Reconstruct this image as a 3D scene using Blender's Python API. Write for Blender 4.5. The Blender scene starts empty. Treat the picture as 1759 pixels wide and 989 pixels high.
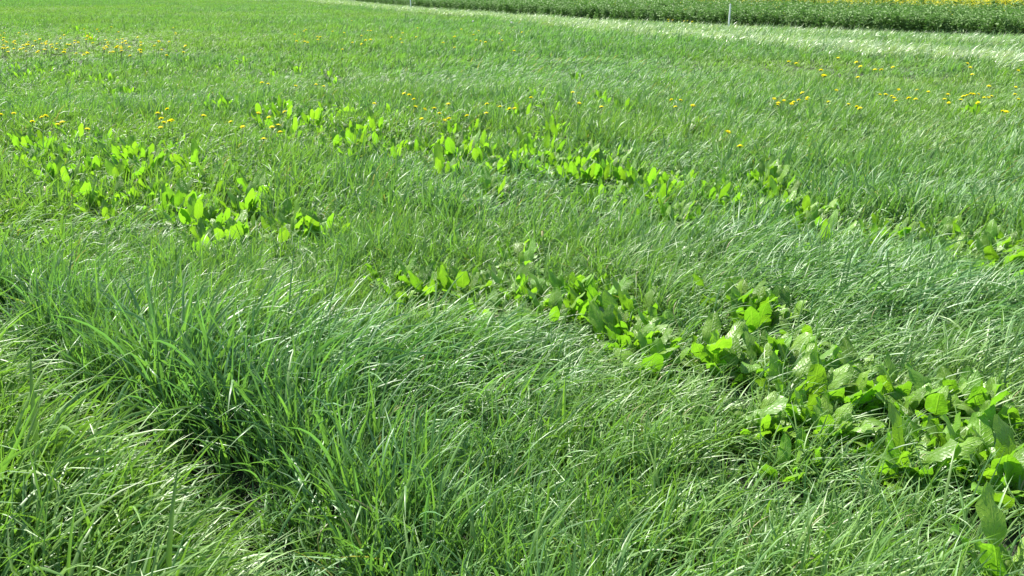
import bpy, math, random
import numpy as np
from mathutils import Vector, Matrix, Euler

# ------------------------------------------------------------------ camera, sky, sun, exposure
scene = bpy.context.scene
COL = scene.collection
FPX, W0, H0 = 1500.0, 1759.0, 989.0          # focal length in photo pixels
CAM_Z = 1.6
PITCH = math.atan(524.5 / FPX)               # horizon lies 30 px above the frame
cam_d = bpy.data.cameras.new('camera'); cam = bpy.data.objects.new('camera', cam_d)
COL.objects.link(cam); scene.camera = cam
cam_d.sensor_width = 36.0; cam_d.lens = FPX / W0 * 36.0
cam_d.clip_start = 0.05; cam_d.clip_end = 2000
cam.location = (0, 0, CAM_Z); cam.rotation_euler = (math.pi / 2 - PITCH, 0, 0)

SUN_AZ, SUN_EL = math.radians(-42), math.radians(52)     # left of the camera and a little ahead
S = Vector((math.cos(SUN_EL) * math.sin(SUN_AZ), math.cos(SUN_EL) * math.cos(SUN_AZ), math.sin(SUN_EL)))
world = bpy.data.worlds.new('World'); scene.world = world; world.use_nodes = True
wn = world.node_tree.nodes; wl = world.node_tree.links
sky = wn.new('ShaderNodeTexSky'); sky.sky_type = 'NISHITA'; sky.sun_disc = False
sky.sun_elevation = SUN_EL; sky.sun_rotation = SUN_AZ
bg = wn['Background']; bg.inputs['Strength'].default_value = 0.085
wl.new(sky.outputs[0], bg.inputs['Color'])
sun_d = bpy.data.lights.new('sun', 'SUN'); sun_d.energy = 4.6; sun_d.angle = math.radians(0.53)
sun_d.color = (1.0, 0.955, 0.88)
sun = bpy.data.objects.new('sun', sun_d); COL.objects.link(sun)
sun.rotation_euler = S.to_track_quat('Z', 'Y').to_euler(); sun.location = (0, 0, 30)
vs = scene.view_settings
vs.view_transform = 'Standard'; vs.look = 'None'; vs.gamma = 1.0; vs.exposure = 1.42
vs.use_curve_mapping = False
scene.cycles.max_bounces = 8; scene.cycles.transmission_bounces = 6; scene.cycles.diffuse_bounces = 4

rng = np.random.default_rng(11)
random.seed(5)
CP, SP = math.cos(PITCH), math.sin(PITCH)

def ground_at(px, py, h=0.0):
    """photo pixel -> point on the horizontal plane z = h"""
    px = np.asarray(px, float); py = np.asarray(py, float)
    a = (px - W0 / 2) / FPX; b = -(py - H0 / 2) / FPX
    dx, dy, dz = a, b * SP + CP, b * CP - SP
    t = (h - CAM_Z) / dz
    return dx * t, dy * t

def to_px(x, y, z):
    yy = y; zz = z - CAM_Z
    f = yy * CP - zz * SP; u = yy * SP + zz * CP
    return W0 / 2 + FPX * x / f, H0 / 2 - FPX * u / f

# ------------------------------------------------------------------ noise and control maps
def _hash(ix, iy, s):
    n = (ix * 374761393 + iy * 668265263 + s * 1442695041) & 0xFFFFFFFF
    n = ((n ^ (n >> 13)) * 1274126177) & 0xFFFFFFFF
    return ((n ^ (n >> 16)) & 0xFFFF) / 65535.0

def vnoise(x, y, s=0):
    x = np.asarray(x, float); y = np.asarray(y, float)
    ix = np.floor(x).astype(np.int64); iy = np.floor(y).astype(np.int64)
    fx = x - ix; fy = y - iy
    fx = fx * fx * (3 - 2 * fx); fy = fy * fy * (3 - 2 * fy)
    a = _hash(ix, iy, s); b = _hash(ix + 1, iy, s); c = _hash(ix, iy + 1, s); d = _hash(ix + 1, iy + 1, s)
    return (a + (b - a) * fx) * (1 - fy) + (c + (d - c) * fx) * fy

def fbm(x, y, s=0, o=3):
    v = 0; a = 0.5; tot = 0
    for k in range(o):
        v = v + a * vnoise(x * 2 ** k + 17.3 * k, y * 2 ** k - 9.1 * k, s + k); tot += a; a *= 0.55
    return v / tot

def seg_dist(x, y, pts):
    """distance to a polyline"""
    d = np.full(np.shape(x), 1e9)
    for (x0, y0), (x1, y1) in zip(pts[:-1], pts[1:]):
        vx, vy = x1 - x0, y1 - y0
        t = np.clip(((x - x0) * vx + (y - y0) * vy) / (vx * vx + vy * vy), 0, 1)
        d = np.minimum(d, np.hypot(x - x0 - t * vx, y - y0 - t * vy))
    return d

def blob(x, y, px, py, r, h=0.15):
    """soft spot on the ground, r in metres"""
    gx, gy = ground_at(px, py, h)
    return np.exp(-((x - gx) ** 2 + (y - gy) ** 2) / (r * r))

def poly_px(pts, h=0.0):
    return [tuple(float(v) for v in ground_at(px, py, h)) for px, py in pts]

FURROW = poly_px([(-260, 470), (0, 640), (110, 715), (240, 800), (350, 870), (440, 960), (500, 1060), (560, 1200)], 0.02)
EDGE = poly_px([(3200, 100), (2400, 84), (1759, 68), (1251, 50), (960, 34), (705, 15), (640, 8), (560, 0)], 0.0)   # foot of the crop
PALE = poly_px([(3000, 175), (2200, 128), (1759, 104), (1500, 88), (1270, 68), (1120, 58), (900, 34)], 0.12)

def terrain(x, y):
    z = 0.05 * (fbm(x * 0.35, y * 0.35, 3) - 0.5) + 0.03 * (fbm(x * 1.6, y * 1.6, 8) - 0.5)
    d = seg_dist(x, y, FURROW)
    z = z - 0.20 * np.exp(-(d / 0.14) ** 2)
    return z

def edge_y(x):
    """y of the crop's foot at this x"""
    e = sorted(EDGE)
    return np.interp(x, [p[0] for p in e], [p[1] for p in e])

# ------------------------------------------------------------------ helpers
def link(o, parent=None):
    COL.objects.link(o)
    if parent: o.parent = parent
    return o

def tag(o, label=None, cat=None, group=None, kind=None):
    for k, v in (('label', label), ('category', cat), ('group', group), ('kind', kind)):
        if v: o[k] = v
    return o

def mesh_from(name, verts, faces, mat=None, smooth=True, attrs=None, uv=None):
    m = bpy.data.meshes.new(name)
    m.from_pydata([tuple(v) for v in verts], [], [tuple(f) for f in faces])
    if mat: m.materials.append(mat)
    if attrs:
        for k, arr in attrs.items():
            a = m.attributes.new(k, 'FLOAT', 'POINT'); a.data.foreach_set('value', np.asarray(arr, np.float32))
    if uv is not None:
        l = m.uv_layers.new(name='UVMap')
        vi = np.empty(len(m.loops), np.int32); m.loops.foreach_get('vertex_index', vi)
        l.data.foreach_set('uv', np.asarray(uv, np.float32)[vi].ravel())
    if smooth: m.polygons.foreach_set('use_smooth', np.ones(len(m.polygons), bool))
    m.update()
    return m

class NT:
    """tiny node-tree writer"""
    def __init__(self, name):
        self.m = bpy.data.materials.new(name); self.m.use_nodes = True
        self.t = self.m.node_tree; self.n = self.t.nodes; self.n.clear()
    def add(self, typ, **kw):
        nd = self.n.new(typ)
        for k, v in kw.items():
            if k.startswith('i_'):
                key = k[2:]
                nd.inputs[int(key) if key.isdigit() else key.replace('_', ' ')].default_value = v
            else: setattr(nd, k, v)
        return nd
    def l(self, a, b): self.t.links.new(a, b)
    def attr(self, name, typ='GEOMETRY'):
        return self.add('ShaderNodeAttribute', attribute_name=name, attribute_type=typ)
    def math(self, op, a, b=None, clamp=False):
        nd = self.add('ShaderNodeMath', operation=op, use_clamp=clamp)
        for i, v in enumerate((a, b)):
            if v is None: continue
            if isinstance(v, (int, float)): nd.inputs[i].default_value = v
            else: self.l(v, nd.inputs[i])
        return nd.outputs[0]
    def mix(self, fac, a, b, blend='MIX'):
        nd = self.add('ShaderNodeMix', data_type='RGBA', blend_type=blend)
        for i, v in ((0, fac), (6, a), (7, b)):
            if isinstance(v, (int, float)): nd.inputs[i].default_value = v
            elif isinstance(v, tuple): nd.inputs[i].default_value = v if len(v) == 4 else v + (1,)
            else: self.l(v, nd.inputs[i])
        return nd.outputs[2]
    def out(self, sh):
        o = self.add('ShaderNodeOutputMaterial'); self.l(sh, o.inputs['Surface'])

def leafy(nt, col, tcol, tfac, rough, spec, normal=None):
    p = nt.add('ShaderNodeBsdfPrincipled'); nt.l(col, p.inputs['Base Color'])
    if isinstance(rough, float): p.inputs['Roughness'].default_value = rough
    else: nt.l(rough, p.inputs['Roughness'])
    p.inputs['Specular IOR Level'].default_value = spec
    t = nt.add('ShaderNodeBsdfTranslucent'); nt.l(tcol, t.inputs['Color'])
    if normal is not None: nt.l(normal, p.inputs['Normal']); nt.l(normal, t.inputs['Normal'])
    mx = nt.add('ShaderNodeMixShader'); mx.inputs[0].default_value = tfac
    nt.l(p.outputs[0], mx.inputs[1]); nt.l(t.outputs[0], mx.inputs[2])
    return mx.outputs[0]

# ------------------------------------------------------------------ materials
def mat_grass(name, yel, blu, tfac=0.38, rough=0.36, spec=0.5, dry=0.012):
    nt = NT(name)
    t = nt.attr('along').outputs['Fac']; r = nt.attr('rnd').outputs['Fac']
    hue = nt.attr('hue', 'INSTANCER').outputs['Fac']
    f = nt.math('ADD', nt.math('MULTIPLY', hue, 0.75), nt.math('MULTIPLY', nt.math('SUBTRACT', r, 0.5), 0.7), clamp=True)
    c = nt.mix(f, yel, blu)
    val = nt.math('ADD', 0.78, nt.math('MULTIPLY', nt.math('FRACT', nt.math('MULTIPLY', r, 17.31)), 0.5))
    hsv = nt.add('ShaderNodeHueSaturation'); nt.l(val, hsv.inputs['Value']); nt.l(c, hsv.inputs['Color'])
    c = hsv.outputs[0]
    # pale yellowish sheath at the foot of a blade, some straw-coloured blades and tips
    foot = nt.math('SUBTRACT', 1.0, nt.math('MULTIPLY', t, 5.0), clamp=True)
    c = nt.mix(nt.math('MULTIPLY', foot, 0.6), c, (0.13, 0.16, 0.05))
    dryf = nt.math('GREATER_THAN', nt.math('FRACT', nt.math('MULTIPLY', r, 37.7)), 1.0 - dry)
    c = nt.mix(nt.math('MULTIPLY', dryf, 0.8), c, (0.36, 0.30, 0.15))
    tc = nt.mix(1.0, c, (1.25, 1.45, 0.5), 'MULTIPLY')
    nt.out(leafy(nt, c, tc, tfac, rough, spec))
    return nt.m

YEL, BLU = (0.158, 0.276, 0.054), (0.114, 0.242, 0.094)
M_GRASS = mat_grass('grass_blade', YEL, BLU, 0.35, 0.42, 0.58, 0.008)
M_GRASS_MID = mat_grass('meadow_grass_blade', YEL, BLU, 0.35, 0.47, 0.5)
M_GRASS_FAR = mat_grass('distant_grass_blade', YEL, BLU, 0.35, 0.55, 0.4)
M_PALE = mat_grass('pale_grass_blade', (0.31, 0.40, 0.23), (0.19, 0.31, 0.12), 0.3, 0.36, 0.65, 0.05)  # sun glint on bent blades painted into a paler base colour

def mat_dock():
    nt = NT('dock_leaf')
    uv = nt.add('ShaderNodeUVMap'); sep = nt.add('ShaderNodeSeparateXYZ'); nt.l(uv.outputs[0], sep.inputs[0])
    u = nt.math('ABSOLUTE', nt.math('SUBTRACT', sep.outputs[0], 0.5)); v = sep.outputs[1]
    oi = nt.add('ShaderNodeObjectInfo')
    rib = nt.math('SUBTRACT', 1.0, nt.math('MULTIPLY', u, 22.0), clamp=True)
    nz = nt.add('ShaderNodeTexNoise', i_Scale=7.0, i_Detail=3.0); nt.l(uv.outputs[0], nz.inputs['Vector'])
    w = nt.math('SINE', nt.math('MULTIPLY', nt.math('ADD', nt.math('SUBTRACT', v, nt.math('MULTIPLY', u, 0.5)), nt.math('MULTIPLY', nz.outputs['Fac'], 0.12)), 58.0))
    vein = nt.math('POWER', nt.math('MAXIMUM', w, 0.0), 8.0)
    c = nt.mix(nz.outputs['Fac'], (0.125, 0.262, 0.022), (0.190, 0.335, 0.045))
    hsv = nt.add('ShaderNodeHueSaturation'); nt.l(c, hsv.inputs['Color'])
    nt.l(nt.math('ADD', 0.72, nt.math('MULTIPLY', oi.outputs['Random'], 0.5)), hsv.inputs['Value'])
    nt.l(nt.math('ADD', 0.488, nt.math('MULTIPLY', nt.math('FRACT', nt.math('MULTIPLY', oi.outputs['Random'], 9.7)), 0.022)), hsv.inputs['Hue'])
    c = nt.mix(nt.math('MULTIPLY', nt.math('MAXIMUM', rib, nt.math('MULTIPLY', vein, 0.3)), 0.5), hsv.outputs[0], (0.22, 0.33, 0.08))
    tc = nt.mix(1.0, c, (1.45, 1.75, 0.5), 'MULTIPLY')
    vor = nt.add('ShaderNodeTexVoronoi', feature='SMOOTH_F1', i_Scale=8.0); nt.l(uv.outputs[0], vor.inputs['Vector'])
    hgt = nt.math('SUBTRACT', nt.math('MULTIPLY', vor.outputs['Distance'], 0.9), nt.math('ADD', nt.math('MULTIPLY', vein, 0.7), rib))
    b = nt.add('ShaderNodeBump'); b.inputs['Strength'].default_value = 0.42; b.inputs['Distance'].default_value = 0.006
    nt.l(hgt, b.inputs['Height'])
    nt.out(leafy(nt, c, tc, 0.44, 0.40, 0.55, b.outputs[0]))
    return nt.m
M_DOCK = mat_dock()

def mat_simple(name, col, rough=0.6, spec=0.4, trans=0.0, tcol=None, noise=0.0):
    nt = NT(name)
    rgb = nt.add('ShaderNodeRGB'); rgb.outputs[0].default_value = col + (1,)
    c = rgb.outputs[0]
    if noise:
        tc_ = nt.add('ShaderNodeTexCoord'); nz = nt.add('ShaderNodeTexNoise', i_Scale=14.0, i_Detail=4.0)
        nt.l(tc_.outputs['Object'], nz.inputs['Vector'])
        dark = tuple(v * (1 - noise) for v in col)
        c = nt.mix(nz.outputs['Fac'], dark, tuple(min(1, v * (1 + noise)) for v in col))
    if trans:
        r2 = nt.add('ShaderNodeRGB'); r2.outputs[0].default_value = tcol + (1,)
        nt.out(leafy(nt, c, r2.outputs[0], trans, rough, spec))
    else:
        p = nt.add('ShaderNodeBsdfPrincipled'); nt.l(c, p.inputs['Base Color'])
        p.inputs['Roughness'].default_value = rough; p.inputs['Specular IOR Level'].default_value = spec
        nt.out(p.outputs[0])
    return nt.m

M_PETAL = mat_simple('dandelion_petal', (0.84, 0.78, 0.02), 0.6, 0.2, 0.35, (0.85, 0.76, 0.01))
M_STEM = mat_simple('dandelion_stem', (0.16, 0.24, 0.07), 0.5, 0.4, 0.2, (0.2, 0.3, 0.05))
M_BRACT = mat_simple('dandelion_bract', (0.07, 0.18, 0.03), 0.5)
M_FLUFF = mat_simple('seed_fluff', (0.80, 0.80, 0.78), 0.8, 0.1, 0.4, (0.8, 0.8, 0.78))
M_RAPE = mat_simple('rape_leaf', (0.165, 0.275, 0.085), 0.6, 0.25, 0.28, (0.10, 0.24, 0.035), 0.0)
M_RAPEF = mat_simple('rape_flower', (0.74, 0.66, 0.015), 0.6, 0.2, 0.3, (0.8, 0.7, 0.01))
M_WHITE = mat_simple('white_plastic', (0.86, 0.86, 0.85), 0.4, 0.5, noise=0.05)
M_METAL = mat_simple('grey_steel', (0.32, 0.32, 0.31), 0.45, 0.5, noise=0.2)
M_RUST = mat_simple('brown_wood', (0.10, 0.065, 0.04), 0.8, 0.3, noise=0.35)

def mat_soil():
    nt = NT('soil')
    tc = nt.add('ShaderNodeTexCoord')
    n1 = nt.add('ShaderNodeTexNoise', i_Scale=3.0, i_Detail=6.0); nt.l(tc.outputs['Object'], n1.inputs['Vector'])
    n2 = nt.add('ShaderNodeTexNoise', i_Scale=45.0, i_Detail=5.0); nt.l(tc.outputs['Object'], n2.inputs['Vector'])
    c = nt.mix(n1.outputs['Fac'], (0.018, 0.024, 0.010), (0.030, 0.024, 0.015))
    c = nt.mix(n2.outputs['Fac'], c, (0.016, 0.028, 0.010))
    b = nt.add('ShaderNodeBump'); b.inputs['Strength'].default_value = 0.8; b.inputs['Distance'].default_value = 0.03
    nt.l(n2.outputs['Fac'], b.inputs['Height'])
    p = nt.add('ShaderNodeBsdfPrincipled'); nt.l(c, p.inputs['Base Color']); p.inputs['Roughness'].default_value = 0.95
    nt.l(b.outputs[0], p.inputs['Normal']); nt.out(p.outputs[0])
    return nt.m
M_SOIL = mat_soil()

# ------------------------------------------------------------------ the ground, one sheet to the horizon
def make_ground():
    xs = np.unique(np.concatenate([np.linspace(-700, -40, 16), np.linspace(-40, -5, 36), np.linspace(-5, 5, 126), np.linspace(5, 40, 36), np.linspace(40, 700, 16)]))
    ys = np.unique(np.concatenate([np.linspace(-300, -3, 12), np.linspace(-3, 9, 151), np.linspace(9, 80, 72), np.linspace(80, 1200, 20)]))
    X, Y = np.meshgrid(xs, ys); Z = terrain(X, Y)
    v = np.stack([X, Y, Z], -1).reshape(-1, 3); nx, ny = len(xs), len(ys)
    i = np.arange(ny - 1)[:, None] * nx + np.arange(nx - 1)[None, :]
    f = np.stack([i, i + 1, i + nx + 1, i + nx], -1).reshape(-1, 4)
    o = bpy.data.objects.new('meadow_ground', mesh_from('meadow_ground', v, f.tolist(), M_SOIL))
    tag(link(o), 'dark soil of the meadow showing in gaps between the grass', 'ground', kind='structure')
make_ground()

# ------------------------------------------------------------------ dock plants: where they stand
# (phrase, [(px, py) line], spread in px (x, y), number, leaf size, leaves)
DOCKS = [
 ('upper left patch touching the left edge', (6, 238, 160, 262), (14, 18), 9, .86, 11),
 ('dense patch right of the left edge patch', (165, 252, 330, 285), (12, 22), 11, .9, 11),
 ('lower fringe of the left patch', (75, 300, 335, 328), (14, 14), 9, .9, 9),
 ('patch ending the left row', (330, 350, 535, 385), (12, 18), 11, .95, 10),
 ('pair of low docks below the left row', (505, 428, 545, 442), (6, 6), 2, .9, 8),
 ('sparse line left of the picture centre', (650, 468, 850, 466), (16, 14), 7, .98, 8),
 ('loose group above the picture centre', (860, 450, 1000, 500), (14, 16), 7, .98, 8),
 ('tall group right of the picture centre', (1010, 490, 1150, 590), (14, 18), 9, 1.0, 9),
 ('upright clump on the right amid glossy grass', (1255, 500, 1335, 525), (8, 12), 4, 1.1, 10),
 ('open group under the upright clump', (1215, 592, 1350, 600), (14, 14), 4, 1.0, 8),
 ('leafy group left of the near right patch', (1365, 575, 1470, 635), (10, 20), 6, 1.02, 9),
 ('near patch beside the dark hollow', (1270, 672, 1465, 735), (12, 26), 6, 1.0, 9),
 ('near right patch, its upper row', (1495, 645, 1750, 690), (16, 16), 8, 1.0, 9),
 ('near right patch, its lower row', (1540, 745, 1757, 790), (12, 18), 6, 1.08, 9),
 ('bottom right corner', (1725, 940, 1770, 975), (6, 6), 2, 1.3, 11),
 ('middle row, its left patch by the dandelions', (430, 188, 560, 205), (14, 14), 8, .86, 9),
 ('middle row, second patch from its left end', (560, 200, 700, 222), (12, 18), 10, .86, 9),
 ('middle row, bright patch at its centre', (745, 236, 880, 262), (12, 20), 11, .92, 10),
 ('middle row, patch right of its centre', (885, 250, 1000, 282), (10, 22), 9, .92, 10),
 ('middle row, long patch further right', (1000, 278, 1150, 300), (12, 22), 11, .9, 9),
 ('middle row, lower fringe of the long patch', (1090, 318, 1270, 338), (14, 14), 9, .86, 8),
 ('middle row, tall patch near the right', (1300, 325, 1410, 350), (10, 20), 8, .95, 9),
 ('middle row, small bright spot on the right', (1492, 378, 1535, 372), (6, 6), 3, .85, 7),
 ('middle row, end at the right edge', (1605, 398, 1750, 432), (14, 14), 8, .9, 8),
 ('small tuft above the middle row, left', (345, 168, 395, 178), (8, 8), 3, .85, 7),
 ('small patch above the middle row', (945, 160, 1065, 180), (14, 10), 7, .85, 7),
 ('sparse line among the central dandelions', (735, 160, 900, 176), (14, 10), 5, .75, 6),
 ('distant line at the upper left centre', (300, 92, 600, 122), (20, 8), 11, .8, 6),
 ('distant cluster at the upper left edge', (4, 100, 70, 112), (12, 8), 5, .85, 6),
 ('distant scatter below the upper left dandelions', (100, 108, 235, 138), (14, 10), 7, .8, 6),
 ('farthest dark clump at the upper left', (100, 52, 170, 56), (14, 3), 4, .95, 6),
 ('lone spot far right below the dandelions', (1640, 182, 1700, 178), (10, 6), 3, .85, 6),
]
dock_spots = []      # phrase, x, y, size, leaves
for phrase, (x0, y0, x1, y1), (sx, sy), n, size, nl in DOCKS:
    got = []
    n = int(round(n * (2.2 if y0 > 420 else 1.45 if y0 > 180 else 0.9))) if n > 3 else n; sx *= 1.5; sy *= 1.35 if y0 > 420 else 1.7
    for k in range(n):
        t = (k + 0.5) / n + rng.uniform(-.8, .8) / n
        px = x0 + (x1 - x0) * t + rng.normal(0, sx * .8); py = y0 + (y1 - y0) * t + rng.normal(0, sy * .75)
        gx, gy = ground_at(px, py + 4, 0.15)
        got.append((float(gx), float(gy), size * rng.uniform(.82, 1.15), max(6, nl + (3 if y0 > 420 else 11) + int(rng.integers(-3, 4))), px))
    got.sort(key=lambda g: to_px(g[0], g[1], 0.0)[0])
    dock_spots.append((phrase, got))
DXY = np.array([(g[0], g[1]) for _, gs in dock_spots for g in gs])

def dock_field(x, y):
    d = np.zeros(np.shape(x))
    for gx, gy in DXY:
        m = np.exp(-(((x - gx) / .18) ** 2 + (((y - gy) + 0.10) / (.20 + .015 * gy)) ** 2))
        d = np.maximum(d, m)
    return d

HOLES = [(1640, 960, .11), (1235, 700, .10), (1700, 905, .10), (1225, 585, .07), (1045, 610, .09), (330, 905, .05), (470, 985, .10), (620, 880, .06), (25, 545, .14)]

# ------------------------------------------------------------------ grass
def tuft_mesh(name, seed, n, rad, L, wid, a0, a1, wind, segs, mat, fold=True, twist=0.5):
    r = np.random.default_rng(seed)
    V = []; F = []; T = []; R = []
    for k in range(n):
        q = rad * math.sqrt(r.random()); th = r.random() * 6.283
        p = np.array([q * math.cos(th), q * math.sin(th), -0.015])
        ln = r.uniform(*L) * (0.55 if r.random() < 0.18 else 1.0); w = r.uniform(*wid) * 0.5
        az0 = r.random() * 6.283; t0 = abs(r.normal(0, a0[1])) + a0[0]
        t1 = r.uniform(*a1)
        if r.random() < 0.07: t1 *= 0.3
        dw = r.normal(0, 0.6)
        tw0 = r.normal(0, twist); tw1 = r.normal(0, twist * 1.6)
        pw = r.uniform(1.0, 2.2); rn = r.random()
        kink = r.random() < 0.06; kt = r.uniform(.45, .8)
        base = len(V); prev = p.copy()
        for s in range(segs + 1):
            t = s / segs
            # heading turns from the random start to the wind direction (+x)
            vec = np.array([math.cos(az0), math.sin(az0)]) * (1 - wind * min(1, t * 2.0 + .15)) + np.array([math.cos(dw), math.sin(dw)]) * wind * (t + .1)
            az = math.atan2(vec[1], vec[0])
            tilt = t0 + (t1 - t0) * t ** pw
            if kink and t > kt: tilt = min(tilt + 1.1, 2.5)
            d = np.array([math.sin(tilt) * math.cos(az), math.sin(tilt) * math.sin(az), math.cos(tilt)])
            if s: prev = prev + d * (ln / segs)
            side = np.array([-math.sin(az), math.cos(az), 0.0]); nor = np.cross(d, side)
            tw = tw0 + tw1 * t
            sd = side * math.cos(tw) + nor * math.sin(tw); nn = np.cross(d, sd)
            ww = w * (0.55 + 0.45 * min(1, t * 4)) * max(0.0, 1 - t ** 2.4) ** 0.75 + 0.0003
            if fold:
                V += [prev - sd * ww, prev + nn * ww * 0.35, prev + sd * ww]; T += [t] * 3; R += [rn] * 3
            else:
                V += [prev - sd * ww, prev + sd * ww]; T += [t] * 2; R += [rn] * 2
        c = 3 if fold else 2
        for s in range(segs):
            a = base + s * c; b = a + c
            for j in range(c - 1): F.append((a + j, a + j + 1, b + j + 1, b + j))
    return mesh_from(name, V, F, mat, True, {'along': T, 'rnd': R})

def proto_collection(name, meshes):
    c = bpy.data.collections.new(name)
    for i, m in enumerate(meshes):
        c.objects.link(bpy.data.objects.new('%s_%02d' % (name, i), m))
    return c

def scatter(name, coll, pts, rot, scl, idx, hue):
    m = bpy.data.meshes.new(name); n = len(pts)
    m.vertices.add(n); m.vertices.foreach_set('co', np.asarray(pts, np.float32).ravel())
    for k, t, arr, key in (('rot', 'FLOAT_VECTOR', rot, 'vector'), ('scl', 'FLOAT_VECTOR', scl, 'vector'), ('idx', 'INT', idx, 'value'), ('hue', 'FLOAT', hue, 'value')):
        a = m.attributes.new(k, t, 'POINT'); a.data.foreach_set(key, np.asarray(arr, np.int32 if t == 'INT' else np.float32).ravel())
    m.update()
    o = link(bpy.data.objects.new(name, m))
    g = bpy.data.node_groups.new(name + '_nodes', 'GeometryNodeTree')
    g.interface.new_socket('Geometry', in_out='INPUT', socket_type='NodeSocketGeometry')
    g.interface.new_socket('Geometry', in_out='OUTPUT', socket_type='NodeSocketGeometry')
    N = g.nodes; gi = N.new('NodeGroupInput'); go = N.new('NodeGroupOutput')
    ip = N.new('GeometryNodeInstanceOnPoints'); ci = N.new('GeometryNodeCollectionInfo')
    ci.inputs['Collection'].default_value = coll; ci.inputs['Separate Children'].default_value = True; ci.inputs['Reset Children'].default_value = True
    def na(nm, t):
        q = N.new('GeometryNodeInputNamedAttribute'); q.data_type = t; q.inputs['Name'].default_value = nm; return q.outputs['Attribute']
    e = N.new('FunctionNodeEulerToRotation')
    g.links.new(na('rot', 'FLOAT_VECTOR'), e.inputs[0])
    g.links.new(gi.outputs[0], ip.inputs['Points']); g.links.new(ci.outputs[0], ip.inputs['Instance'])
    ip.inputs['Pick Instance'].default_value = True
    g.links.new(na('idx', 'INT'), ip.inputs['Instance Index']); g.links.new(e.outputs[0], ip.inputs['Rotation'])
    g.links.new(na('scl', 'FLOAT_VECTOR'), ip.inputs['Scale']); g.links.new(ip.outputs[0], go.inputs[0])
    md = o.modifiers.new('scatter', 'NODES'); md.node_group = g
    return o

def rad(a): return math.radians(a)
NV = 8      # tufts of each kind; kinds: 0 upright, 1 leaning, 2 blown over
KIND = [((0.02, .16), (rad(15), rad(80)), .25), ((0.05, .24), (rad(35), rad(110)), .55), ((0.15, .24), (rad(60), rad(125)), .82)]
def tuft_set(tag_, n, rad_, L, wid, segs, fold, mat, s0):
    out = []
    for ki, (a0, a1, wd) in enumerate(KIND):
        for v in range(NV):
            out.append(tuft_mesh('%s_tuft' % tag_, s0 + ki * 50 + v, n, rad_, L, wid, a0, a1, wd, segs, mat, fold))
    return out
C_NEAR = proto_collection('near_tuft', tuft_set('near', 32, .080, (.20, .45), (.0042, .0130), 8, True, M_GRASS, 100))
C_MID = proto_collection('mid_tuft', tuft_set('mid', 26, .10, (.18, .40), (.0080, .0185), 5, True, M_GRASS_MID, 400))
C_FAR = proto_collection('far_tuft', tuft_set('far', 24, .16, (.20, .40), (.014, .027), 3, False, M_GRASS_FAR, 700))
C_PALE = proto_collection('pale_tuft', tuft_set('pale', 36, .16, (.34, .54), (.009, .016), 4, False, M_PALE, 900))

def jitter_points(x0, x1, y0, y1, s):
    xs = np.arange(x0, x1, s); ys = np.arange(y0, y1, s)
    X, Y = np.meshgrid(xs, ys)
    X = X + rng.uniform(-.5, .5, X.shape) * s * 1.1; Y = Y + rng.uniform(-.5, .5, Y.shape) * s * 1.1
    return X.ravel(), Y.ravel()

def in_view(x, y): return (np.abs(x) < 0.64 * y + 1.6) & (y > 0.95)

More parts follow.
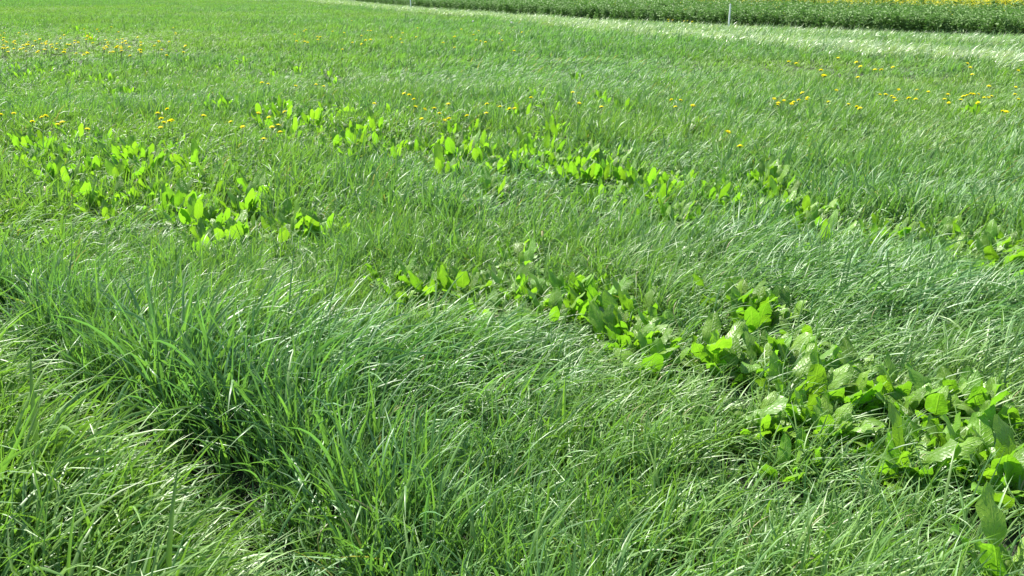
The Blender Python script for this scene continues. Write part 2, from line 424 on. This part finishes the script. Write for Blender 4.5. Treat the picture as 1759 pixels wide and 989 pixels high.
def controls(x, y):
    """height factor, wind 0..1, hue 0..1 (yellow..blue green), keep probability"""
    h = 0.74 + 0.5 * (fbm(x * .8, y * .8, 21) - .5) + 0.35 * (fbm(x * 2.7, y * 2.7, 25, 2) - .5)
    wd = 0.34 + 1.25 * (fbm(x * .55 + 4, y * .75, 31) - .5) + .5 * (fbm(x * 2.2, y * 2.2, 35, 2) - .5)
    hu = 0.58 + 1.7 * (fbm(x * .30, y * .55, 41) - .5) + .5 * (fbm(x * 1.7, y * 1.7, 45, 2) - .5)
    far = np.clip((y - 9) / 10, 0, 1); bands = fbm(x * .07 + 3, y * .2, 61) - .5
    hu = hu + 1.5 * far * bands; h = h + .9 * far * bands; wd = wd + .6 * far * (fbm(x * .09, y * .28, 65) - .5)
    kp = np.ones(np.shape(x))
    d = seg_dist(x, y, FURROW)
    # signed side of the wheel furrow: the strip at the lower left stands tall and leans over it
    fx = np.interp(y, [p[1] for p in FURROW][::-1], [p[0] for p in FURROW][::-1])
    left = x < fx
    band = np.exp(-((d - .42) / .26) ** 2)
    h = np.where(left, h + .50 * band, h); wd = np.where(left, wd + .30 * band, wd); hu = np.where(left, hu - .75 * np.exp(-(d / .9) ** 2), hu)  # sunlit look of this strip painted in by a yellower, paler hue
    near_f = np.exp(-(d / .20) ** 2)
    kp = kp * (1 - .97 * np.minimum(1, 1.5 * np.exp(-(d / .13) ** 2))); short = d < .13; kp = np.where(short, .75, kp); h = h - .5 * near_f
    rt = np.where(~left, np.exp(-((d - .34) / .24) ** 2), 0)
    wd = wd - .55 * rt; h = h + .12 * rt; hu = hu + .05 * rt
    # ridge of tall grass blown over, right of the furrow
    for px, py, r, dh, dwi, dhu in [(300, 600, .45, .22, .35, .25), (480, 640, .45, .35, .5, .5), (640, 610, .40, .30, .5, .45), (830, 560, .35, .25, .45, .5), (120, 500, .55, .15, .35, .35),
                                    (60, 400, .8, .1, .3, .3), (1600, 480, .8, .15, .55, .55), (1350, 450, .6, .1, .4, .3), (1080, 690, .3, .05, .3, .2), (900, 640, .3, .08, .3, .35), (1010, 590, .3, -.22, 0, 0), (880, 530, .3, -.2, 0, 0),
                                    (1080, 110, 2.5, .1, .4, .5), (950, 120, 2.5, .1, .4, .5), (760, 930, .35, .05, .0, .0), (600, 540, .5, -.15, -.2, -.3), (760, 500, .5, -.1, -.2, -.3), (1100, 860, .6, -.1, -.25, -.25), (1400, 900, .5, -.05, -.2, -.15),
                                    (600, 380, .5, -.1, -.4, -.3), (150, 75, 4, -.3, -.1, -.1), (700, 55, 4, -.2, -.1, -.3), (1500, 130, 2.0, -.2, -.2, -.4), (1300, 105, 2.5, -.25, -.2, -.4)]:
        b = blob(x, y, px, py, r); h = h + dh * b; wd = wd + dwi * b; hu = hu + dhu * b
    for px, py, r in HOLES:
        kp = kp * (1 - .97 * np.minimum(1, 1.5 * blob(x, y, px, py, r, 0.05)))
    h = h * np.clip(.5 + (edge_y(x) - y) * .14, .45, 1)
    h = np.where(short, .24, h)
    dk = dock_field(x, y)
    kp = kp * (1 - np.interp(y, [5, 8], [.30, .52]) * dk); h = h - np.interp(y, [5, 8], [.28, .38]) * dk
    wd = wd + 0.0 * dk
    return np.clip(h, .22, 1.35), np.clip(wd, 0, 1), np.clip(hu, 0, 1), kp

def grass_layer(name, coll, x, y, extra_h=1.0, keepscale=1.0, widen=1.0):
    h, wd, hu, kp = controls(x, y)
    k = rng.random(len(x)) < kp * keepscale
    x, y, h, wd, hu = x[k], y[k], h[k], wd[k], hu[k]; n = len(x)
    kind = np.clip(np.floor(wd * 2.2 + rng.uniform(0, .95, n)), 0, 2).astype(int)
    idx = kind * NV + rng.integers(0, NV, n)
    z = terrain(x, y)
    rz = rng.normal(0, .5, n) + .9 * (fbm(x * .6, y * .6, 55) - .5) + np.radians(-6)
    rot = np.stack([rng.normal(0, .06, n), rng.normal(0, .06, n), rz], -1)
    s = h * rng.uniform(.62, 1.28, n) * extra_h
    sxy = np.where(h < .26, .6, np.maximum(s, .75) * widen); scl = np.stack([sxy, sxy, s], -1)
    return np.stack([x, y, z], -1), rot, scl, idx, hu

def split_zone(x, y, lo, hi, soft=.12):
    r = np.hypot(x, y) * (1 + rng.uniform(-soft, soft, len(x)))
    return (r >= lo) & (r < hi)

R1, R2 = 5.2, 15.0
x, y = jitter_points(-6, 6, .9, 6.4, .080); k = in_view(x, y) & split_zone(x, y, 0, R1); A = grass_layer('near', C_NEAR, x[k], y[k])
xs_, ys_ = jitter_points(-5, 1, .9, 4.6, .10)
fx_ = np.interp(ys_, [p[1] for p in FURROW][::-1], [p[0] for p in FURROW][::-1]); k = in_view(xs_, ys_) & (xs_ < fx_) & (seg_dist(xs_, ys_, FURROW) < .75) & (seg_dist(xs_, ys_, FURROW) > .18)
A2 = grass_layer('near', C_NEAR, xs_[k], ys_[k]); A = tuple(np.concatenate([a, b]) for a, b in zip(A, A2))
xs_, ys_ = jitter_points(-5, 1, .9, 4.6, .052); k = in_view(xs_, ys_) & (seg_dist(xs_, ys_, FURROW) < .17)
A3 = grass_layer('near', C_NEAR, xs_[k], ys_[k]); A3[2][:] = np.stack([rng.uniform(.45, .7, k.sum())[:len(A3[2])]] * 2 + [rng.uniform(.20, .36, k.sum())[:len(A3[2])]], -1)
A = tuple(np.concatenate([a, b]) for a, b in zip(A, A3))
x, y = jitter_points(-14, 14, 3, 18, .118); k = in_view(x, y) & split_zone(x, y, R1, R2); B = grass_layer('mid', C_MID, x[k], y[k])
x, y = jitter_points(-62, 40, 11, 100, .24)
k = in_view(x, y) & split_zone(x, y, R2, 200) & (y < edge_y(x) - .25) & ((y < 60) | (x < 2)); Cc = grass_layer('far', C_FAR, x[k], y[k], .95)
o = scatter('meadow_grass', C_NEAR, *A); tag(o, 'tall green grass blown to the right in the foreground', 'grass', kind='stuff')
o = scatter('meadow_grass', C_MID, *B); tag(o, 'wind-blown green grass across the middle of the meadow', 'grass', kind='stuff')
o = scatter('meadow_grass', C_FAR, *Cc); tag(o, 'distant green grass at the top of the meadow', 'grass', kind='stuff')

# strip of tall wind-bent grass along the crop, its white glint painted as pale colour
x, y = jitter_points(-22, 40, 14, 90, .22)
dp = seg_dist(x, y, PALE); ey = edge_y(x)
pf = 1.3 * np.exp(-(dp / .9) ** 2) + .8 * ((y < ey - .3) & (y > ey - 5 - .08 * y)) * np.clip(fbm(x * .25, y * .6, 71) * 2.4 - .5, 0, 1)
k = in_view(x, y) & (y < ey - .3) & (rng.random(len(x)) < pf)
x, y = x[k], y[k]; n = len(x)
P = (np.stack([x, y, terrain(x, y)], -1), np.stack([rng.normal(0, .06, n), rng.normal(0, .06, n), rng.normal(0, .3, n)], -1),
     np.repeat((rng.uniform(.7, 1.05, n) * np.clip(.35 + (edge_y(x) - y) * .16, .35, 1))[:, None], 3, 1), rng.choice([1, 2, 2], n) * NV + rng.integers(0, NV, n), np.clip(rng.normal(.85, .2, n) - .9 * np.exp(-(seg_dist(x, y, PALE) / .8) ** 2), 0, 1))  # lowest hue along the strip line paints its glint whitest there
o = scatter('glint_grass_strip', C_PALE, *P); tag(o, 'strip of tall grass with painted silvery glint along the rapeseed crop', 'grass', kind='stuff')

# ------------------------------------------------------------------ rapeseed crop
def rape_plant(seed, height, flower):
    r = np.random.default_rng(seed); V = []; F = []; MI = []
    def quad(a, b, c, d, mi):
        i = len(V); V.extend([a, b, c, d]); F.append((i, i + 1, i + 2, i + 3)); MI.append(mi)
    stems = 4
    for k in range(stems):
        az = r.random() * 6.283; le = r.uniform(.05, .2); hh = height * r.uniform(.8, 1.05)
        tip = np.array([math.cos(az) * le, math.sin(az) * le, hh])
        w = np.array([-math.sin(az), math.cos(az), 0]) * .007
        quad(-w, w, tip + w * .4, tip - w * .4, 0)
        for j in range(11):
            t = r.uniform(.06, 1.0) ** .8; p = tip * t; a2 = r.random() * 6.283; ln = r.uniform(.10, .20) * (1.15 - .55 * t); ww = ln * .22
            d = np.array([math.cos(a2), math.sin(a2), r.uniform(-.35, .75)]); d /= np.linalg.norm(d)
            s = np.array([-math.sin(a2), math.cos(a2), r.uniform(-.5, .5)]) * ww
            m = p + d * ln * .55; e = p + d * ln - np.array([0, 0, ln * .25])
            quad(p, m - s, e, m + s, 0)
        nb = int(flower * 9)
        for j in range(nb):
            p = tip + np.array([r.normal(0, .03), r.normal(0, .03), r.uniform(-.10, .05)])
            a = r.random() * 3.14; q = r.uniform(.008, .014)
            u = np.array([math.cos(a), math.sin(a), r.uniform(-.6, .6)]) * q; v = np.array([-math.sin(a), math.cos(a), r.uniform(-.6, .6)]) * q
            quad(p - u, p - v, p + u, p + v, 1)
    m = mesh_from('rape_plant', V, F, M_RAPE, False); m.materials.append(M_RAPEF)
    m.polygons.foreach_set('material_index', np.array(MI, np.int32)); m.update()
    return m
C_RAPE = proto_collection('rape', [rape_plant(s, .62, 0) for s in range(6)] + [rape_plant(20 + s, .66, .25) for s in range(6)] + [rape_plant(40 + s, .74, 1.1) for s in range(6)])
x, y = jitter_points(-26, 56, 14, 110, .21)
depth = (y - edge_y(x)) * .8
k = in_view(x, y) & (depth > 0) & (depth < 34); x, y, depth = x[k], y[k], depth[k]; n = len(x)
fl = np.clip((depth - 5.2 - np.clip((13 - x) * .5, 0, 30) + 3.0 * (fbm(x * .3, y * .3, 81) - .5)) / 3.5, 0, 1)
kind = np.where(rng.random(n) < fl, np.where(rng.random(n) < fl * .9, 2, 1), np.where(rng.random(n) < .02, 1, 0))
sc = (1.02 + .26 * np.clip(depth / 4, 0, 1)) * rng.uniform(.85, 1.15, n) * (.9 + .2 * fbm(x * .7, y * .7, 88))
P = (np.stack([x, y, terrain(x, y)], -1), np.stack([rng.normal(0, .08, n), rng.normal(.06, .08, n), rng.uniform(0, 6.28, n)], -1), np.repeat(sc[:, None], 3, 1), kind * 6 + rng.integers(0, 6, n), rng.random(n))
o = scatter('rapeseed_crop', C_RAPE, *P); tag(o, 'dark green rapeseed crop with yellow flowers beyond the meadow', 'crop', kind='stuff')

# ------------------------------------------------------------------ fence posts
def tube(path, radii, sides=8, cap=True):
    V = []; F = []
    for (p, r) in zip(path, radii):
        for k in range(sides):
            a = 6.28318 * k / sides; V.append((p[0] + r * math.cos(a), p[1] + r * math.sin(a), p[2]))
    for s in range(len(path) - 1):
        for k in range(sides):
            a = s * sides + k; b = s * sides + (k + 1) % sides
            F.append((a, b, b + sides, a + sides))
    if cap: F.append(tuple(range(len(V) - sides, len(V)))); F.append(tuple(range(sides - 1, -1, -1)))
    return V, F

def fence_post(px, py, height, width, label, lean=(0, 0)):
    gx, gy = ground_at(px, py, 0.0); gx = float(gx); gy = float(gy)
    e = link(bpy.data.objects.new('fence_post', None)); e.location = (gx, gy, float(terrain(gx, gy)) - .02)
    e.rotation_euler = (lean[0], lean[1], 0); e.empty_display_size = .2
    r = width / 2
    V, F = tube([(0, 0, .12), (0, 0, .5), (0, 0, height - .05), (0, 0, height)], [r, r * .98, r * .85, r * .6])
    link(bpy.data.objects.new('shaft', mesh_from('post_shaft', V, F, M_WHITE, False)), e)
    V, F = tube([(0, 0, -.15), (0, 0, .13)], [.004, .007])
    link(bpy.data.objects.new('spike', mesh_from('post_spike', V, F, M_METAL, False)), e)
    # step for the foot: a small angled bar
    V = [(-.01, -.012, .13), (.10, -.012, .12), (.10, .012, .12), (-.01, .012, .13), (-.01, -.012, .16), (.10, -.012, .14), (.10, .012, .14), (-.01, .012, .16)]
    Fb = [(3, 2, 1, 0), (4, 5, 6, 7), (0, 1, 5, 4), (1, 2, 6, 5), (2, 3, 7, 6), (3, 0, 4, 7)]
    link(bpy.data.objects.new('foot_tread', mesh_from('post_tread', V, Fb, M_WHITE, False)), e)
    hook = None
    for zz in (.45, .7, height - .1):
        V = []; Fh = []
        for j in range(7):
            a = -1.57 + 3.6 * j / 6; c = (r + .012 + .012 * math.cos(a), zz + .012 * math.sin(a))
            for dy, dz in ((-.003, -.002), (.003, -.002), (.003, .002), (-.003, .002)): V.append((c[0], dy, c[1] + dz))
        for j in range(6):
            for q in range(4):
                a = j * 4 + q; b = j * 4 + (q + 1) % 4; Fh.append((a, b, b + 4, a + 4))
        link(bpy.data.objects.new('wire_hook', mesh_from('wire_hook', V, Fh, M_WHITE, False)), e)
    tag(e, label, 'fence post', 'white fence posts along the crop')
fence_post(1251, 54, .93, .060, 'thin white fence post before the dark crop, right of the picture centre')
fence_post(706, 19, 1.1, .060, 'white fence post cut off by the top edge, left of the picture centre', (0, -.02))
gx, gy = map(float, ground_at(1001, 28, 0.0))
st = link(bpy.data.objects.new('wooden_stake', None)); st.location = (gx, gy, float(terrain(gx, gy))); st.empty_display_size = .2
V, F = tube([(0, 0, -.1), (0, 0, .6), (.006, 0, 1.12)], [.016, .015, .013], 6)
link(bpy.data.objects.new('shaft', mesh_from('stake_shaft', V, F, M_RUST, False)), st)
V, F = tube([(.006, 0, 1.12), (.007, 0, 1.15)], [.013, .004], 6)
link(bpy.data.objects.new('pointed_top', mesh_from('stake_top', V, F, M_RUST, False)), st)
tag(st, 'thin brown stake standing in the crop edge between the white posts', 'stake')

# ------------------------------------------------------------------ dock plants
def leaf_mesh(seed, nv, nu, stalk, bend0, bend1, wide):
    """one dock leaf with its stalk, unit blade length, arching towards +x"""
    r = np.random.default_rng(seed); V = []; F = []; UV = []
    ph = r.random(4) * 6.28; am = r.uniform(.03, .085); p = np.zeros(3); ns = 3
    tot = ns + nv; roll = r.normal(0, .5); sidebend = r.normal(0, .25)
    for s in range(tot + 1):
        if s <= ns: t = 0; step = stalk / ns; f = s / ns * .3
        else: t = (s - ns) / nv; step = 1.0 / nv; f = .3 + .7 * t
        tilt = bend0 + (bend1 - bend0) * f ** 1.4
        az = sidebend * f
        d = np.array([math.sin(tilt) * math.cos(az), math.sin(tilt) * math.sin(az), math.cos(tilt)])
        if s: p = p + d * step
        sd = np.array([-math.sin(az), math.cos(az), 0]); nn = np.cross(d, sd)
        rl = roll * f
        sd, nn = sd * math.cos(rl) + nn * math.sin(rl), nn * math.cos(rl) - sd * math.sin(rl)
        if s <= ns: w = .022
        else: w = wide * (math.sin(math.pi * min(1, (.05 + .93 * t)) ** .86) ** .52) if t < 1 else wide * .22
        for j in range(nu + 1):
            u = j / nu * 2 - 1
            lift = 0
            if s > ns: lift = .20 * abs(u) * w + am * math.sin(8.5 * t + ph[0] + (1.3 if u > 0 else 0)) * u * u + .5 * am * math.sin(19 * t + ph[1] + u) * abs(u) ** 3
            q = p + sd * u * w - nn * lift
            V.append(q); UV.append((.5 + u * .5, t))
    for s in range(tot):
        for j in range(nu):
            a = s * (nu + 1) + j; b = a + nu + 1
            F.append((a, a + 1, b + 1, b))
    return mesh_from('dock_leaf', V, F, M_DOCK, True, None, UV)

LEAF_NEAR = [leaf_mesh(s, 8, 4, .45 + .15 * (s % 3), rad(6 + 3 * (s % 4)), rad([28, 45, 60, 85, 115, 38][s % 6]), [.22, .27, .19, .29, .24][s % 5]) for s in range(14)]
LEAF_FAR = [leaf_mesh(50 + s, 5, 2, .65 + .12 * (s % 3), rad(6 + 3 * (s % 4)), rad([28, 45, 55, 80, 105, 35][s % 6]), [.17, .22, .19, .25][s % 4]) for s in range(8)]
ORD = ['leftmost', 'second', 'third', 'fourth', 'fifth', 'sixth', 'seventh', 'eighth', 'ninth', 'tenth', 'eleventh', 'twelfth', 'thirteenth', 'fourteenth', 'fifteenth', 'sixteenth', 'seventeenth', 'eighteenth', 'nineteenth', 'twentieth', 'twenty-first']
def nth(i, n):
    if n == 1: return 'the only'
    if i == 0: return 'leftmost'
    if i == n - 1: return 'rightmost'
    return ORD[i] + ' from left'
lr = np.random.default_rng(77)
for phrase, gs in dock_spots:
    for i, (gx, gy, size, nl, _) in enumerate(gs):
        e = link(bpy.data.objects.new('dock_plant', None)); e.empty_display_size = .1
        e.location = (gx, gy, float(terrain(gx, gy)) - .01); e.rotation_euler = (0, 0, lr.random() * 6.28)
        tag(e, 'broad-leaved dock, %s in the %s' % (nth(i, len(gs)), phrase), 'dock plant', 'docks: ' + phrase)
        pool = LEAF_NEAR if gy < 9 else LEAF_FAR
        for k in range(nl):
            q = k / nl
            lo = link(bpy.data.objects.new('leaf', pool[int(lr.integers(len(pool)))]), e)
            s = size * (1.0 if lr.random() > .25 else .65) * np.interp(gy, [2, 4, 6, 9, 14], [.110, .116, .112, .116, .112]) * (1.12 - .45 * abs(q - .3)) * lr.uniform(.8, 1.2)
            a = k * 2.39996 + lr.normal(0, .25)
            rr = .022 if gy < 5 else lr.uniform(.01, .09)
            lo.location = (rr * math.cos(a), rr * math.sin(a), 0)
            lo.rotation_euler = (lr.normal(0, .10), lr.normal(.02, .12) + .35 * q, a)
            lo.scale = (s * lr.uniform(.85, 1.15), s * lr.uniform(.85, 1.15), s * (1.12 - .2 * q) * np.interp(gy, [4, 7], [1, 1.35]))

# ------------------------------------------------------------------ dandelions
def flower_mesh(seed):
    r = np.random.default_rng(seed); V = []; F = []
    for layer, (n, R0, z0, droop) in enumerate([(20, 1.0, .10, .10), (16, .78, .22, -.05), (11, .50, .34, -.15)]):
        for k in range(n):
            a = 6.283 * (k + .5 * layer) / n + r.normal(0, .05); R = R0 * r.uniform(.88, 1.06); w = .16 * R0
            c, s = math.cos(a), math.sin(a); b = len(V)
            V += [(.08 * c, .08 * s, z0 - .1), (R * .6 * c - w * s, R * .6 * s + w * c, z0 + .04), (R * c, R * s, z0 - droop + r.normal(0, .03)), (R * .6 * c + w * s, R * .6 * s - w * c, z0 + .04)]
            F.append((b, b + 1, b + 2, b + 3))
    return mesh_from('dandelion_head', [np.array(v) * .025 for v in V], F, M_PETAL, False)
HEADS = [flower_mesh(s) for s in range(3)]
def bract_mesh():
    V, F = tube([(0, 0, -.013), (0, 0, -.008), (0, 0, .001)], [.003, .0075, .009], 7)
    return mesh_from('dandelion_bracts', V, F, M_BRACT)
BRACT = bract_mesh()
def stem_mesh(h, bend):
    V, F = tube([(bend * t * t, 0, h * t - .01) for t in (0, .35, .7, 1)], [.0028, .0026, .0024, .0022], 5)
    return mesh_from('dandelion_stem', V, F, M_STEM)
STEM_H = .29
STEMS = [(stem_mesh(STEM_H, b), b) for b in (.01, .04, .08)]
def dandelion(px, py, label, group, grow=1.0):
    gx, gy = ground_at(px, py, .29 * grow); stm, b = STEMS[int(lr.integers(3))]
    gx = float(gx) - b * grow; gy = float(gy)
    e = link(bpy.data.objects.new('dandelion', None)); e.empty_display_size = .05
    e.location = (gx, gy, float(terrain(gx, gy))); e.scale = (grow,) * 3
    so = link(bpy.data.objects.new('stem', stm), e)
    ho = link(bpy.data.objects.new('flower_head', HEADS[int(lr.integers(3))]), e)
    ho.location = (b, 0, STEM_H); s = lr.uniform(1.0, 1.3); ho.scale = (s, s, s); ho.rotation_euler = (lr.normal(0, .2), lr.normal(.15, .2), lr.random() * 6)
    link(bpy.data.objects.new('bracts', BRACT), ho)
    tag(e, label, 'dandelion', group)

DAND = [
 ('cluster left of the middle dock row', [(271, 195), (277, 205), (282, 212), (291, 210), (295, 208), (287, 188), (276, 220)]),
 ('loose line between cluster and dock row', [(350, 199), (396, 210), (417, 219)]),
 ('cluster at the left end of the dock row', [(444, 196), (462, 203), (489, 194), (467, 219), (478, 215), (481, 227), (453, 239)]),
 ('group at the left edge', [(2, 198), (24, 196), (72, 203), (79, 201), (56, 210), (107, 211), (99, 215), (150, 222)]),
 ('row above the left dock patch', [(450, 143), (461, 145), (508, 149), (543, 146), (556, 148)]),
 ('central scatter, its left part', [(643, 178), (694, 162), (703, 164), (711, 171), (714, 183), (730, 188), (724, 203), (746, 186)]),
 ('central scatter, its middle', [(770, 178), (755, 195), (764, 205), (771, 203), (802, 199), (835, 194), (836, 178)]),
 ('central scatter, its right part', [(859, 183), (875, 187), (884, 186), (912, 168), (984, 160), (995, 177), (1033, 183)]),
 ('small group right of the central scatter', [(1153, 173), (1160, 184), (1169, 174), (1190, 182)]),
 ('pair standing alone above the right dock patch', [(1251, 227), (1271, 251)]),
 ('tight group at the right', [(1330, 169), (1347, 172), (1337, 177), (1336, 181), (1360, 178), (1363, 175), (1372, 171), (1387, 167), (1386, 170), (1378, 159)]),
 ('few right of the tight group', [(1437, 153), (1423, 174), (1458, 178), (1472, 182), (1477, 185)]),
 ('right band, its left part', [(1512, 160), (1522, 160), (1532, 163), (1536, 167), (1539, 173), (1544, 152), (1561, 167), (1573, 169), (1575, 152), (1595, 155)]),
 ('right band, its dense middle', [(1623, 169), (1629, 160), (1630, 175), (1651, 170), (1655, 163), (1661, 162), (1668, 160), (1673, 160), (1681, 160), (1680, 175)]),
 ('right band, its end at the edge', [(1691, 165), (1699, 165), (1699, 146), (1704, 163), (1723, 190), (1729, 191), (1744, 160), (1745, 149), (1750, 168)]),
]
for phrase, pts in DAND:
    pts = sorted(pts)
    for i, (px, py) in enumerate(pts):
        dandelion(px, py, 'yellow dandelion, %s in the %s' % (nth(i, len(pts)), phrase), 'dandelions: ' + phrase)
FARD = [
 ('tiny yellow dandelion in the speckled band at the upper left', [(px, py) for px, py in zip(np.clip(lr.beta(1.0, 1.25, 112) * 330, 0, 330), lr.normal(76, 11, 112)) if 46 < py < 98]),
 ('tiny yellow dandelion in the far speckle above the centre', list(zip(lr.uniform(485, 905, 40), lr.normal(62, 11, 40)))),
 ('tiny yellow dandelion scattered below the pale grass strip', list(zip(lr.uniform(1240, 1750, 16), lr.normal(116, 11, 16)))),
 ('tiny yellow dandelion beside the crop left of the post', list(zip(lr.uniform(1148, 1195, 7), lr.uniform(33, 38, 7)))),
]
for label, pts in FARD:
    for px, py in pts: dandelion(px, py, label, label.replace('tiny yellow dandelion', 'dandelions'), 1.22)

def clock(px, py, label):
    gx, gy = map(float, ground_at(px, py, .3))
    e = link(bpy.data.objects.new('dandelion_clock', None)); e.location = (gx, gy, float(terrain(gx, gy))); e.empty_display_size = .05
    link(bpy.data.objects.new('stem', STEMS[0][0]), e)
    r = np.random.default_rng(int(px)); V = []; F = []
    for k in range(90):
        d = r.normal(0, 1, 3); d /= np.linalg.norm(d); u = np.cross(d, (.3, .5, .8)); u /= np.linalg.norm(u); v = np.cross(d, u); b = len(V)
        V += [d * .004, d * .030 + u * .006, d * .036, d * .030 - u * .006, d * .004, d * .030 + v * .006, d * .036, d * .030 - v * .006]
        F += [(b, b + 1, b + 2, b + 3), (b + 4, b + 5, b + 6, b + 7)]
    h = link(bpy.data.objects.new('seed_head', mesh_from('seed_head', V, F, M_FLUFF, False)), e); h.location = (.01, 0, STEM_H + .03)
    tag(e, label, 'dandelion clock', 'white seed heads far off')
clock(812, 38, 'white fluffy seed head, left of the two far ones')
clock(878, 40, 'white fluffy seed head, right of the two far ones')
